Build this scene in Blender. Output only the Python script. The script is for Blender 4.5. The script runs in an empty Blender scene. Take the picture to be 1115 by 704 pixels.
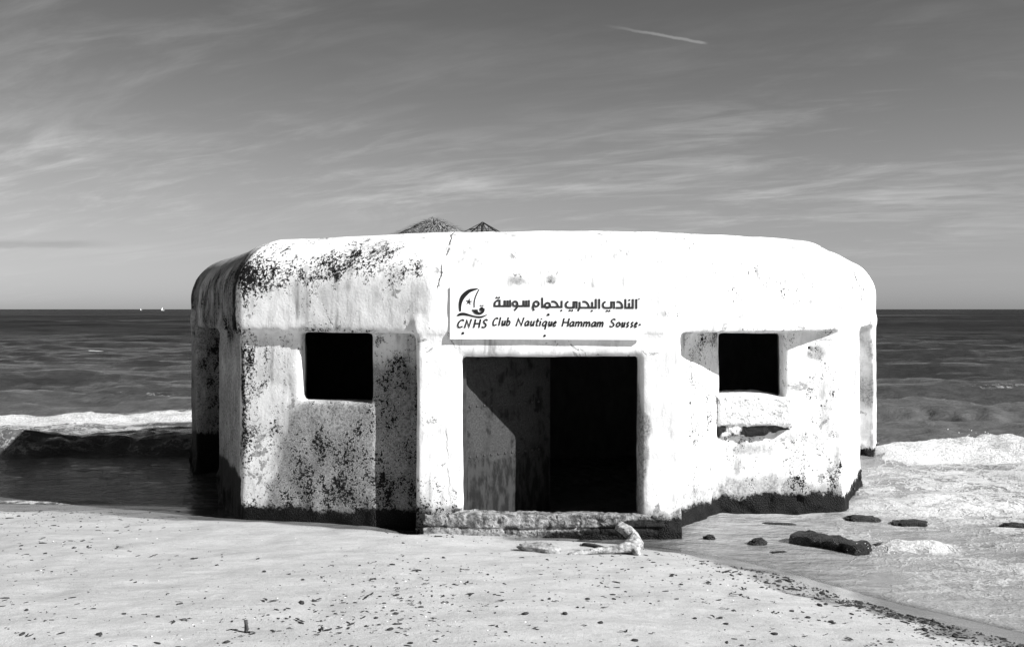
import bpy, bmesh, math, random
import numpy as np
from mathutils import Vector, Matrix

random.seed(7)
RS = np.random.RandomState(11)
scene = bpy.context.scene
COL = scene.collection
PI = math.pi
SUN_A, SUN_E = math.radians(63), math.radians(32.5)      # azimuth from -Y towards +X, elevation
OX, OY = 0.32, 8.66                                     # the bunker's front centre
H = 2.0                                                 # eye height above the sea

# ------------------------------------------------------------------ noise
def _hash(ix, iy, iz, seed):
    n = (ix.astype(np.int64) * 374761393 + iy.astype(np.int64) * 668265263 + iz.astype(np.int64) * 2147483647 + seed * 1274126177) & 0xffffffff
    n = ((n ^ (n >> 13)) * 1274126177) & 0xffffffff
    n = n ^ (n >> 16)
    return (n & 0xffff).astype(np.float32) / 32767.5 - 1.0

def noise3(x, y, z, seed=0):
    x, y, z = np.broadcast_arrays(np.asarray(x, np.float32), np.asarray(y, np.float32), np.asarray(z, np.float32))
    ix, iy, iz = np.floor(x), np.floor(y), np.floor(z)
    fx, fy, fz = x - ix, y - iy, z - iz
    fx, fy, fz = [t * t * (3 - 2 * t) for t in (fx, fy, fz)]
    ix, iy, iz = ix.astype(np.int32), iy.astype(np.int32), iz.astype(np.int32)
    r = 0
    for dx in (0, 1):
        wx = fx if dx else 1 - fx
        for dy in (0, 1):
            wy = fy if dy else 1 - fy
            for dz in (0, 1):
                wz = fz if dz else 1 - fz
                r = r + wx * wy * wz * _hash(ix + dx, iy + dy, iz + dz, seed)
    return r

def fbm(x, y, z=0.0, oct=4, seed=0, gain=.5):
    a, f, r = 1.0, 1.0, 0
    for o in range(oct):
        r = r + a * noise3(np.asarray(x) * f, np.asarray(y) * f, np.asarray(z) * f + o * 7.3, seed + o)
        a *= gain; f *= 2.03
    return r

def sstep(a, b, x):
    t = np.clip((x - a) / (b - a), 0, 1)
    return t * t * (3 - 2 * t)

def bump1(x, c, w):
    return np.exp(-((x - c) / w) ** 2)

# ------------------------------------------------------------------ objects
def link(o, parent=None):
    COL.objects.link(o)
    if parent is not None:
        o.parent = parent
    return o

def tag(o, label=None, cat=None, group=None, kind=None):
    if label: o['label'] = label
    if cat: o['category'] = cat
    if group: o['group'] = group
    if kind: o['kind'] = kind
    return o

def empty(name, loc, rz=0):
    o = bpy.data.objects.new(name, None)
    o.empty_display_size = .2
    o.location = loc; o.rotation_euler = (0, 0, rz)
    return link(o)

def mesh_np(name, V, F, mat, parent=None, attrs=None, smooth=True):
    """V (n,3), F (m,4) or (m,3) arrays"""
    me = bpy.data.meshes.new(name)
    V = np.asarray(V, np.float32); F = np.asarray(F, np.int32)
    m, k = F.shape
    me.vertices.add(len(V)); me.vertices.foreach_set('co', V.ravel())
    me.loops.add(m * k); me.loops.foreach_set('vertex_index', F.ravel())
    me.polygons.add(m)
    me.polygons.foreach_set('loop_start', np.arange(m, dtype=np.int32) * k)
    me.polygons.foreach_set('loop_total', np.full(m, k, np.int32))
    me.polygons.foreach_set('use_smooth', np.full(m, smooth))
    me.update(calc_edges=True)
    for an, av in (attrs or {}).items():
        a = me.attributes.new(an, 'FLOAT', 'POINT')
        a.data.foreach_set('value', np.asarray(av, np.float32).ravel())
    me.materials.append(mat)
    o = bpy.data.objects.new(name, me)
    return link(o, parent)

def mesh_bm(name, bm, mat, parent=None, smooth=False):
    me = bpy.data.meshes.new(name)
    bmesh.ops.recalc_face_normals(bm, faces=bm.faces)
    bm.to_mesh(me); bm.free()
    if smooth:
        me.polygons.foreach_set('use_smooth', [True] * len(me.polygons))
    me.materials.append(mat)
    o = bpy.data.objects.new(name, me)
    return link(o, parent)

def tube(bm, pts, rad, n=8, flat=1.0):
    """swept tube through pts with a radius per point, capped"""
    pts = [Vector(p) for p in pts]
    if not hasattr(rad, '__len__'): rad = [rad] * len(pts)
    rings = []
    up = Vector((0, 0, 1))
    for i, p in enumerate(pts):
        t = (pts[min(i + 1, len(pts) - 1)] - pts[max(i - 1, 0)]).normalized()
        a = t.cross(up)
        if a.length < .05: a = t.cross(Vector((1, 0, 0)))
        a.normalize(); b = a.cross(t).normalized()
        rings.append([bm.verts.new(p + (a * math.cos(2 * PI * k / n) + b * math.sin(2 * PI * k / n) * flat) * rad[i]) for k in range(n)])
    for r0, r1 in zip(rings, rings[1:]):
        for k in range(n):
            bm.faces.new((r0[k], r0[(k + 1) % n], r1[(k + 1) % n], r1[k]))
    bm.faces.new(rings[0][::-1]); bm.faces.new(rings[-1])

def box(bm, x0, x1, y0, y1, z0, z1, bev=0):
    r = bmesh.ops.create_cube(bm, size=1)
    vs = r['verts']
    for v in vs:
        v.co = Vector((x0 + (v.co.x + .5) * (x1 - x0), y0 + (v.co.y + .5) * (y1 - y0), z0 + (v.co.z + .5) * (z1 - z0)))
    if bev:
        es = list({e for v in vs for e in v.link_edges})
        bmesh.ops.bevel(bm, geom=es, offset=bev, segments=2, affect='EDGES', profile=.6)

def smooth_path(pts, n=6):
    """Catmull-Rom through tuples of any length"""
    P = [np.array(p, float) for p in pts]
    P = [2 * P[0] - P[1]] + P + [2 * P[-1] - P[-2]]
    out = []
    for i in range(1, len(P) - 2):
        for k in range(n):
            t = k / n
            a, b, c, d = P[i - 1], P[i], P[i + 1], P[i + 2]
            out.append(.5 * ((2 * b) + (-a + c) * t + (2 * a - 5 * b + 4 * c - d) * t * t + (-a + 3 * b - 3 * c + d) * t ** 3))
    out.append(P[-2])
    return out

# ------------------------------------------------------------------ materials
class NT:
    def __init__(s, tree):
        s.t = tree; s.n = tree.nodes; s.l = tree.links
    def put(s, sock, v):
        if isinstance(v, bpy.types.NodeSocket): s.l.new(v, sock)
        elif v is not None:
            if sock.type == 'RGBA' and not hasattr(v, '__len__'): v = (v, v, v, 1)
            sock.default_value = v
    def node(s, typ, ins=None, **kw):
        n = s.n.new(typ)
        for k, v in kw.items(): setattr(n, k, v)
        for k, v in (ins or {}).items(): s.put(n.inputs[k], v)
        return n
    def math(s, op, a, b=None, c=None, clamp=False):
        n = s.n.new('ShaderNodeMath'); n.operation = op; n.use_clamp = clamp
        for i, v in enumerate((a, b, c)):
            if v is not None: s.put(n.inputs[i], v)
        return n.outputs[0]
    def vmath(s, op, a, b):
        n = s.n.new('ShaderNodeVectorMath'); n.operation = op
        s.put(n.inputs[0], a); s.put(n.inputs[1], b)
        return n.outputs[0]
    def noise(s, vec, scale, detail=4, rough=.55, dist=0, out='Fac'):
        return s.node('ShaderNodeTexNoise', {'Vector': vec, 'Scale': scale, 'Detail': detail, 'Roughness': rough, 'Distortion': dist}).outputs[out]
    def voro(s, vec, scale, feature='F1', rand=1.0):
        return s.node('ShaderNodeTexVoronoi', {'Vector': vec, 'Scale': scale, 'Randomness': rand}, feature=feature).outputs['Distance']
    def ss(s, x, a, b, lo=0.0, hi=1.0):
        return s.node('ShaderNodeMapRange', {'Value': x, 'From Min': a, 'From Max': b, 'To Min': lo, 'To Max': hi}, interpolation_type='SMOOTHSTEP').outputs[0]
    def mix(s, f, a, b):
        """mix two floats"""
        n = s.node('ShaderNodeMix', data_type='FLOAT')
        s.put(n.inputs[0], f); s.put(n.inputs[2], a); s.put(n.inputs[3], b)
        return n.outputs[0]
    def attr(s, name):
        return s.node('ShaderNodeAttribute', attribute_name=name).outputs['Fac']
    def obj(s):
        return s.node('ShaderNodeTexCoord').outputs['Object']

def material(name):
    m = bpy.data.materials.new(name); m.use_nodes = True
    nt = NT(m.node_tree)
    return m, nt, m.node_tree.nodes['Principled BSDF']

def plain(name, v, rough=.7, spec=.3, var=.3, scale=14, bump=.3, dist=.01):
    m, n, b = material(name)
    c = n.obj()
    f = n.noise(c, scale, 6, .6)
    n.put(b.inputs['Base Color'], n.math('MULTIPLY', v, n.ss(f, .3, .7, 1 - var, 1 + var)))
    b.inputs['Roughness'].default_value = rough
    b.inputs['Specular IOR Level'].default_value = spec
    bp = n.node('ShaderNodeBump', {'Strength': bump, 'Distance': dist, 'Height': n.noise(c, scale * 3, 5, .65)})
    n.put(b.inputs['Normal'], bp.outputs[0])
    return m

def mat_concrete():
    m, n, b = material('weathered_whitewashed_concrete')
    c = n.obj()
    dirt, stain_shade, algae_shade, interior = n.attr('dirt'), n.attr('stain_shade'), n.attr('algae_shade'), n.attr('interior')
    fine = n.noise(c, 40, 7, .68)
    fine2 = n.noise(n.vmath('ADD', c, (7, 3, 1)), 105, 4, .6)
    big = n.noise(c, 2.6, 5, .6)
    mid = n.noise(n.vmath('MULTIPLY', c, (1, 1, .45)), 9, 6, .65, .4)
    # plain paint with faint mottling
    paint = n.mix(n.ss(big, .38, .68), .82, .64)
    paint = n.math('MULTIPLY', paint, n.ss(mid, .3, .6, .80, 1.0))
    run = n.noise(n.vmath('MULTIPLY', c, (1, 1, .09)), 11, 5, .65)
    paint = n.math('MULTIPLY', paint, n.mix(n.math('MULTIPLY', n.ss(run, .52, .68), n.ss(big, .40, .58)), 1.0, .55))
    fl = n.noise(n.vmath('ADD', c, (2.2, 5.1, 3.3)), 4.2, 8, .68, .6)
    flake = n.ss(fl, .622, .634)
    paint = n.mix(flake, paint, n.mix(n.ss(fine, .35, .65), .22, .46))
    # grey worn patches, and the shade painted into the left bay
    worn = n.ss(n.math('ADD', n.math('MULTIPLY', mid, .6), n.math('MULTIPLY', fine, .4)), .62, .40)
    wf = n.math('MULTIPLY', n.ss(n.math('ADD', n.math('MULTIPLY', stain_shade, 1.15), n.math('MULTIPLY', n.math('SUBTRACT', mid, .5), 1.5)), .2, .85), n.mix(worn, .72, 1.0))
    bare = n.mix(n.ss(fine, .3, .7), .10, .36)
    col = n.mix(wf, paint, bare)
    # black specks: where the speck noise exceeds a threshold lowered by 'dirt'
    sp = n.math('ADD', n.math('MULTIPLY', fine, .62), n.math('MULTIPLY', fine2, .38))
    sp = n.math('ADD', sp, n.math('ADD', n.math('MULTIPLY', n.math('SUBTRACT', big, .5), .28), n.math('MULTIPLY', n.math('SUBTRACT', mid, .5), .42)))
    thr = n.math('SUBTRACT', .735, n.math('MULTIPLY', dirt, .30))
    sf = n.ss(n.math('SUBTRACT', sp, thr), -.016, .034)
    col = n.mix(sf, col, n.mix(n.ss(fine2, .35, .65), .003, .014))
    # hairline cracks
    wob = n.node('ShaderNodeVectorMath', operation='ADD')
    n.put(wob.inputs[0], c); n.put(wob.inputs[1], n.vmath('MULTIPLY', n.noise(c, 3, 5, .6, out='Color'), (.5, .5, .5)))
    vo = n.voro(wob.outputs[0], 1.15, 'DISTANCE_TO_EDGE')
    cr = n.math('MULTIPLY', n.ss(vo, .0065, .002), n.ss(big, .5, .6))
    col = n.mix(n.math('MULTIPLY', cr, .75), col, .06)
    sx = n.node('ShaderNodeSeparateXYZ', {0: c})
    wv = n.math('MULTIPLY', n.math('SUBTRACT', n.noise(c, 6, 6, .7), .5), .09)
    for z0, z1, u0, k, st in ((2.1, 2.9, -.92, .22, .9), (2.15, 2.9, 1.03, -.20, .45), (.3, 1.0, -.88, -.06, .5)):
        dd = n.math('ABSOLUTE', n.math('ADD', n.math('SUBTRACT', sx.outputs[0], n.math('ADD', u0, n.math('MULTIPLY', n.math('SUBTRACT', sx.outputs[2], 2.4 if z0 > 1 else .7), k))), wv))
        lm = n.math('MULTIPLY', n.ss(dd, .010, .003), n.math('MULTIPLY', n.ss(sx.outputs[2], z0, z0 + .1), n.math('MULTIPLY', n.ss(sx.outputs[2], z1, z1 - .1), n.ss(sx.outputs[1], 1.0, .8))))
        lm = n.math('MULTIPLY', lm, n.ss(mid, .40, .52))
        cr = n.math('MAXIMUM', cr, n.math('MULTIPLY', lm, st))
        col = n.mix(n.math('MULTIPLY', lm, st), col, .05)
    # unpainted inside
    col = n.mix(interior, col, n.mix(mid, .03, .10))
    # algae and mussels at the water line, and the shade painted under the left bay
    af = n.ss(n.math('ADD', algae_shade, n.math('ADD', n.math('MULTIPLY', n.math('SUBTRACT', mid, .5), 1.0), n.math('MULTIPLY', n.math('SUBTRACT', fine, .5), 1.3))), .34, .66)
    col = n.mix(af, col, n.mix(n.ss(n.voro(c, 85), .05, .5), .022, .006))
    n.put(b.inputs['Base Color'], col)
    n.put(b.inputs['Roughness'], n.mix(af, .95, .55))
    b.inputs['Specular IOR Level'].default_value = .1
    h = n.math('ADD', n.math('MULTIPLY', fine, .5), n.math('MULTIPLY', mid, .8))
    h = n.math('SUBTRACT', h, n.math('ADD', n.math('MULTIPLY', sf, .25), n.math('ADD', n.math('MULTIPLY', cr, .8), n.math('MULTIPLY', flake, .5))))
    h = n.math('ADD', h, n.math('MULTIPLY', n.math('MULTIPLY', af, n.voro(c, 85)), 1.8))
    n.put(b.inputs['Normal'], n.node('ShaderNodeBump', {'Strength': .55, 'Distance': .012, 'Height': h}).outputs[0])
    return m

def mat_rubble(name, lo, hi, dark, scale=10, bs=.8):
    m, n, b = material(name)
    c = n.obj()
    f = n.noise(c, scale, 7, .66, .3); g = n.noise(c, scale * 4, 5, .6)
    col = n.mix(n.ss(f, .36, .62), lo, hi)
    col = n.mix(n.ss(g, .56, .66), col, dark)
    alg = n.attr('algae_shade')
    col = n.mix(n.ss(n.math('ADD', alg, n.math('MULTIPLY', n.math('SUBTRACT', f, .5), .9)), .4, .6), col, .014)
    n.put(b.inputs['Base Color'], col)
    b.inputs['Roughness'].default_value = .85
    b.inputs['Specular IOR Level'].default_value = .25
    n.put(b.inputs['Normal'], n.node('ShaderNodeBump', {'Strength': 1.0, 'Distance': .03, 'Height': n.math('ADD', f, n.math('MULTIPLY', g, .6))}).outputs[0])
    return m

def mat_mussel():
    m, n, b = material('black_mussel_crust')
    c = n.obj()
    v = n.voro(c, 95)
    f = n.noise(c, 12, 5, .6)
    n.put(b.inputs['Base Color'], n.math('MULTIPLY', n.mix(n.ss(f, .40, .70), .007, .045), n.ss(v, .1, .6, 1.6, .4)))
    b.inputs['Roughness'].default_value = .55
    b.inputs['Specular IOR Level'].default_value = .35
    n.put(b.inputs['Normal'], n.node('ShaderNodeBump', {'Strength': 1, 'Distance': .02, 'Height': n.math('ADD', v, n.math('MULTIPLY', f, .5))}).outputs[0])
    return m

def mat_sand():
    m, n, b = material('pale_beach_sand')
    c = n.obj()
    wet = n.attr('wet')  # wetness, plus the ground shadow painted before the left bay
    g = n.noise(c, 160, 3, .7)
    p = n.noise(n.vmath('MULTIPLY', c, (1, 2.4, 1)), 1.6, 5, .6)
    q = n.noise(n.vmath('MULTIPLY', c, (1, 2.0, 1)), 9, 6, .62, .3)
    col = n.math('ADD', n.mix(n.ss(p, .3, .7), .335, .395), n.ss(g, .3, .7, -.06, .06))
    col = n.math('ADD', col, n.ss(q, .35, .65, -.018, .018))
    # scattered grit
    grit = n.math('MULTIPLY', n.ss(n.voro(n.vmath('MULTIPLY', c, (1, 1, 0)), 17), .13, .07), n.ss(n.noise(c, 2.2, 4, .7), .47, .58))
    col = n.mix(n.math('MULTIPLY', grit, .95), col, .10)
    wf = n.ss(n.math('ADD', wet, n.math('MULTIPLY', n.math('SUBTRACT', q, .5), .35)), .2, .8)
    col = n.math('MULTIPLY', col, n.mix(wf, 1.0, .42))
    n.put(b.inputs['Base Color'], col)
    n.put(b.inputs['Roughness'], n.mix(wf, .95, .16))
    n.put(b.inputs['Specular IOR Level'], n.mix(wf, .1, .5))
    h = n.math('ADD', n.math('MULTIPLY', g, .12), n.math('ADD', n.math('MULTIPLY', q, .7), n.math('MULTIPLY', n.noise(c, 40, 4, .6), .3)))
    n.put(b.inputs['Normal'], n.node('ShaderNodeBump', {'Strength': n.mix(wf, .55, .08), 'Distance': .025, 'Height': h}).outputs[0])
    return m

def mat_water():
    m, n, b = material('sea_water')
    c = n.obj()
    foam, turb, depth = n.attr('foam'), n.attr('turb'), n.attr('depth')
    sep = n.node('ShaderNodeSeparateXYZ', {0: c})
    # lace: warped voronoi edges at two sizes
    wob = n.vmath('MULTIPLY', n.noise(c, 2.2, 4, .6, out='Color'), (.9, .9, 0))
    cw = n.vmath('ADD', n.vmath('MULTIPLY', c, (.55, 1.0, 0)), wob)
    e1 = n.voro(cw, 2.6, 'DISTANCE_TO_EDGE'); e2 = n.voro(cw, 7.5, 'DISTANCE_TO_EDGE')
    fb = n.noise(n.vmath('MULTIPLY', c, (.6, 1.2, 1)), 4, 7, .66, .5)
    fc = n.noise(n.vmath('MULTIPLY', c, (1, 1.4, 1)), 26, 6, .7)
    lace = n.math('MAXIMUM', n.ss(e1, .16, .0), n.math('MULTIPLY', n.ss(e2, .2, .0), .8))
    lace = n.math('ADD', n.math('MULTIPLY', lace, .45), n.math('ADD', n.math('MULTIPLY', fb, .45), n.math('MULTIPLY', fc, .25)))
    ff = n.ss(n.math('SUBTRACT', lace, n.math('SUBTRACT', 1.05, foam)), -.10, .24)
    body = n.mix(turb, .010, .33)
    body = n.math('MULTIPLY', body, n.ss(fb, .3, .7, .75, 1.25))
    col = n.mix(ff, body, n.mix(n.ss(foam, .5, .95), .42, n.ss(n.math('ADD', n.math('MULTIPLY', fc, .6), n.math('MULTIPLY', fb, .4)), .36, .60, .36, .82)))
    n.put(b.inputs['Base Color'], col)
    n.put(b.inputs['Roughness'], n.mix(ff, n.math('ADD', n.ss(sep.outputs['Y'], 15, 120, .10, .42), n.math('MULTIPLY', n.ss(sep.outputs['Y'], 40, 200), n.ss(n.noise(n.vmath('MULTIPLY', c, (.012, .045, 0)), 1, 5, .6), .35, .65, -.2, .2))), .9))
    n.put(b.inputs['IOR'], 1.33)
    n.put(b.inputs['Specular IOR Level'], n.mix(ff, n.ss(sep.outputs['Y'], 25, 300, .42, .20), .05))
    # ripples: long-crested noise at several sizes
    cs = n.vmath('MULTIPLY', c, (.45, 1.0, 0))
    r1 = n.noise(cs, 1.1, 4, .55); r2 = n.noise(cs, 4.2, 5, .6); r3 = n.noise(n.vmath('MULTIPLY', c, (.7, 1, 0)), 17, 4, .6)
    far = n.ss(sep.outputs['Y'], 12, 60)
    h = n.math('ADD', n.math('MULTIPLY', r1, n.mix(far, .0, .55)), n.math('ADD', n.math('MULTIPLY', r2, n.mix(far, .12, .30)), n.math('MULTIPLY', r3, .036)))
    r0 = n.noise(n.vmath('MULTIPLY', c, (.35, 1.0, 0)), .16, 4, .6)
    h = n.math('ADD', h, n.math('MULTIPLY', r0, n.ss(sep.outputs['Y'], 50, 300, 0, 5)))
    h = n.math('ADD', h, n.math('MULTIPLY', ff, n.math('MULTIPLY', fc, n.mix(n.ss(foam, .5, 1), .04, .15))))
    n.put(b.inputs['Normal'], n.node('ShaderNodeBump', {'Strength': 1.0, 'Distance': n.mix(foam, .5, .5), 'Height': h}).outputs[0])
    # a thin film lets the sand show
    tr = n.node('ShaderNodeBsdfTransparent', {'Color': .93})
    gl = n.node('ShaderNodeBsdfGlossy', {'Roughness': .1})
    fr = n.node('ShaderNodeFresnel', {'IOR': 1.33})
    thin = n.node('ShaderNodeMixShader', {0: fr.outputs[0], 1: tr.outputs[0], 2: gl.outputs[0]})
    op = n.math('MAXIMUM', n.ss(depth, -.012, .016), ff)
    mx = n.node('ShaderNodeMixShader', {0: op, 1: thin.outputs[0], 2: b.outputs[0]})
    out = m.node_tree.nodes['Material Output']
    m.node_tree.links.new(mx.outputs[0], out.inputs['Surface'])
    return m

def mat_door():
    m, n, b = material('rusty_painted_steel')
    c = n.obj()
    f = n.noise(c, 5, 7, .68, .4); g = n.noise(n.vmath('MULTIPLY', c, (1, 1, .3)), 16, 6, .65)
    s = n.noise(c, 60, 3, .6)
    sep = n.node('ShaderNodeSeparateXYZ', {0: c})
    low = n.ss(sep.outputs['Z'], .72, .45)
    col = n.mix(n.ss(s, .3, .7), .016, .042)
    rust = n.ss(n.math('ADD', n.math('MULTIPLY', f, .75), n.math('ADD', n.math('MULTIPLY', n.math('MULTIPLY', low, g), .38), n.math('MULTIPLY', s, .22))), .47, .55)
    col = n.mix(rust, col, n.mix(n.ss(g, .42, .60), .001, .024))
    n.put(b.inputs['Base Color'], col)
    b.inputs['Roughness'].default_value = .7
    b.inputs['Specular IOR Level'].default_value = .3
    n.put(b.inputs['Normal'], n.node('ShaderNodeBump', {'Strength': .5, 'Distance': .01, 'Height': n.math('ADD', f, g)}).outputs[0])
    return m

M = {}
M['concrete'] = mat_concrete()
M['rubble'] = mat_rubble('broken_masonry', .06, .32, .014, 12)
M['sill'] = mat_rubble('worn_white_sill', .62, .8, .30, 8)
M['mussel'] = mat_mussel()
M['sand'] = mat_sand()
M['water'] = mat_water()
M['door'] = mat_door()
M['rust'] = plain('dark_rusty_iron', .03, .7)
M['panel'] = plain('white_sign_board', .82, .45, .3, .02, 5, .05, .002)
M['ink'] = plain('black_sign_paint', .012, .5, .2, .1, 20, .0)
M['greyink'] = plain('charcoal_sign_paint', .03, .5, .2, .1, 20, .0)
M['wood'] = plain('bleached_driftwood', .42, .85, .15, .65, 26, 1.0, .03)
M['darkwood'] = plain('wet_dark_wood', .05, .8, .2, .5, 9, .8, .02)
M['stone'] = plain('beach_stone', .26, .85, .2, .5, 18, .8, .02)
M['pebble'] = plain('dark_pebble', .035, .8, .2, .5, 30, .5, .005)
M['weed'] = plain('dried_seaweed', .03, .85, .15, .5, 30, .6, .005)
M['shell'] = plain('white_shell', .7, .6, .3, .2, 30, .4, .004)
M['straw'] = plain('weathered_straw', .20, .9, .1, .75, 55, .8, .02)
M['pole'] = plain('weathered_pole', .12, .85, .15, .3, 14)
M['hull'] = plain('white_hull_paint', .8, .4)
M['sail'] = plain('white_sailcloth', .8, .8)
M['droplet'] = plain('white_spray', .85, .5, .4, .05, 5, .0)

# ------------------------------------------------------------------ signed-distance modelling
def poly_sdf(P, x, y):
    P = np.array(P, np.float32); n = len(P)
    d = np.full(x.shape, 1e9, np.float32); s = np.ones(x.shape, np.float32)
    j = n - 1
    for i in range(n):
        ex, ey = P[j] - P[i]
        wx, wy = x - P[i, 0], y - P[i, 1]
        t = np.clip((wx * ex + wy * ey) / (ex * ex + ey * ey), 0, 1)
        d = np.minimum(d, (wx - ex * t) ** 2 + (wy - ey * t) ** 2)
        c1, c2, c3 = y >= P[i, 1], y < P[j, 1], ex * wy > ey * wx
        flip = (c1 & c2 & c3) | (~c1 & ~c2 & ~c3)
        s = np.where(flip, -s, s)
        j = i
    return s * np.sqrt(d)

def smin(a, b, k):
    h = np.clip(.5 + .5 * (b - a) / k, 0, 1)
    return b * (1 - h) + a * h - k * h * (1 - h)

def smax(a, b, k):
    return -smin(-a, -b, k)

def surface_nets(f, origin, h):
    neg = f < 0
    nx, ny, nz = f.shape
    cnt = np.zeros((nx - 1, ny - 1, nz - 1), np.int8)
    for dx in (0, 1):
        for dy in (0, 1):
            for dz in (0, 1):
                cnt += neg[dx:nx - 1 + dx, dy:ny - 1 + dy, dz:nz - 1 + dz]
    I, J, K = np.nonzero((cnt > 0) & (cnt < 8))
    idx = np.full(cnt.shape, -1, np.int32); idx[I, J, K] = np.arange(len(I))
    acc = np.zeros((len(I), 3), np.float32); w = np.zeros(len(I), np.float32)
    cor = [(a, b, c) for a in (0, 1) for b in (0, 1) for c in (0, 1)]
    fv = {c: f[I + c[0], J + c[1], K + c[2]] for c in cor}
    for a in cor:
        for ax in range(3):
            if a[ax] == 0:
                b = list(a); b[ax] = 1; b = tuple(b)
                fa, fb = fv[a], fv[b]
                cr = (fa < 0) != (fb < 0)
                t = np.where(cr, fa / np.where(cr, fa - fb, 1), 0)
                p = np.tile(np.array(a, np.float32), (len(I), 1)); p[:, ax] += t
                acc += p * cr[:, None]; w += cr
    V = np.stack([I, J, K], 1) + acc / w[:, None]
    V = V * h + np.array(origin, np.float32)
    Q = []
    for ax in range(3):
        sl0 = [slice(None)] * 3; sl1 = [slice(None)] * 3
        sl0[ax] = slice(0, -1); sl1[ax] = slice(1, None)
        A, B = neg[tuple(sl0)], neg[tuple(sl1)]
        ii = np.array(np.nonzero(A != B)).T
        o1, o2 = [(1, 2), (2, 0), (0, 1)][ax]
        ok = (ii[:, o1] > 0) & (ii[:, o2] > 0) & (ii[:, o1] < f.shape[o1] - 1) & (ii[:, o2] < f.shape[o2] - 1)
        ii = ii[ok]
        def cell(d1, d2):
            q = ii.copy(); q[:, o1] -= d1; q[:, o2] -= d2
            return idx[q[:, 0], q[:, 1], q[:, 2]]
        q = np.stack([cell(1, 1), cell(0, 1), cell(0, 0), cell(1, 0)], 1)
        flip = ~A[ii[:, 0], ii[:, 1], ii[:, 2]]
        q[flip] = q[flip][:, ::-1]
        Q.append(q)
    return V, np.concatenate(Q)

def grid(x0, x1, y0, y1, z0, z1, h):
    xs = np.arange(x0, x1, h, dtype=np.float32); ys = np.arange(y0, y1, h, dtype=np.float32); zs = np.arange(z0, z1, h, dtype=np.float32)
    return xs, ys, zs

def sub_mesh(V, F, sel, attrs):
    f = F[sel]
    u, inv = np.unique(f.ravel(), return_inverse=True)
    return V[u], inv.reshape(f.shape), {k: a[u] for k, a in attrs.items()}

# ------------------------------------------------------------------ the bunker
def side_pts(c, d, nin, s0, s1, s2, dep):
    c, d, nin = map(np.array, (c, d, nin))
    return [tuple(c), tuple(c + s0 * d), tuple(c + s0 * d + dep * nin), tuple(c + s1 * d + dep * nin), tuple(c + s1 * d), tuple(c + s2 * d)]

CL, CR = (-2.80, .50), (2.96, 1.21)
DL, DR = (-.415, .91), (.415, .91)
left = side_pts(CL, DL, (.91, .415), 1.42, 3.30, 3.85, .38)
right = side_pts(CR, DR, (-.91, .415), 1.75, 3.6, 4.1, .30)
WALL = [(-1.155, 0), (1.155, 0), (1.17, .40), (1.70, 1.11)] + right + [(4.66, 5.8), (3.2, 6.6), (-2.9, 6.2), (-4.30, 4.7)] + left[::-1] + [(-1.555, .21), (-1.17, .31)]
BAND = [(-1.02, -.02), (1.02, -.02), (2.98, 1.19), right[-1], (4.68, 5.82), (3.2, 6.62), (-2.9, 6.22), (-4.32, 4.72), left[-1], (-2.83, .45)]

h = .03
xs, ys, zs = grid(-4.7, 5.0, -.25, 6.9, -.45, 2.85, h)
U2, V2 = np.meshgrid(xs, ys, indexing='ij')
dw = poly_sdf(WALL, U2, V2); db = poly_sdf(BAND, U2, V2)
f = np.empty((len(xs), len(ys), len(zs)), np.float32)
room = np.maximum(np.maximum(dw + .30, .30 - V2), V2 - 4.2)
for k, z in enumerate(zs):
    wall = np.maximum(dw, z - 1.9)
    zt = 2.715 + np.where(U2 < 0, .018 * U2, -.004 * U2)
    r = .52
    qx, qz = db + r, z - (zt - r)
    band = np.sqrt(np.maximum(qx, 0) ** 2 + np.maximum(qz, 0) ** 2) + np.minimum(np.maximum(qx, qz), 0) - r
    band = smax(band, 1.79 - z, .04)
    s = smin(wall, band, .05)
    s = np.maximum(s, -np.maximum(room, max(.08 - z, z - 1.95)))
    door = np.maximum(np.maximum(-.755 - U2, U2 - .795), np.maximum(V2 - .6, max(.12 - z, z - 1.585)))
    s = smax(s, -door, .05)
    wl = np.maximum(np.maximum(-2.235 - U2, U2 + 1.565), np.maximum(np.abs(V2 - .7) - .65, max(1.168 - z, z - 1.787)))
    wr = np.maximum(np.maximum(1.715 - U2, U2 - 2.37), np.maximum(np.abs(V2 - 1.4) - .6, max(1.13 - z, z - 1.765)))
    s = smax(s, -np.minimum(wl, wr), .02)
    f[:, :, k] = s
# weathering: uneven plaster, worn edges, broken places
near = np.abs(f) < .13
I, J, K = np.nonzero(near)
px, py, pz = xs[I], ys[J], zs[K]
nz = .010 * fbm(px * .9, py * .9, pz * .9, 2, 5) + .0035 * fbm(px * 7, py * 7, pz * 7, 2, 9)
low = sstep(.55, .1, pz)
nz += low * .014 * fbm(px * 9, py * 9, pz * 9, 2, 21)
wetside = np.clip(sstep(1.1, 1.5, px) + sstep(-2.9, -3.1, px) + sstep(1.5, 2.5, py), 0, 1)
crust = sstep(.30, .16, pz + .08 * fbm(px * 3, py * 3, 0, 2, 31)) * wetside
nz -= crust * (.012 + .028 * fbm(px * 14, py * 14, pz * 14, 2, 33))
f[I, J, K] += nz
def chip(cx, cy, cz, r):
    d = np.sqrt((px - cx) ** 2 + (py - cy) ** 2 + (pz - cz) ** 2) - r * (1 + .45 * fbm(px * 9, py * 9, pz * 9, 2, int(abs(cx * 100)) % 50))
    f[I, J, K] = np.maximum(f[I, J, K], -d)
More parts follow.
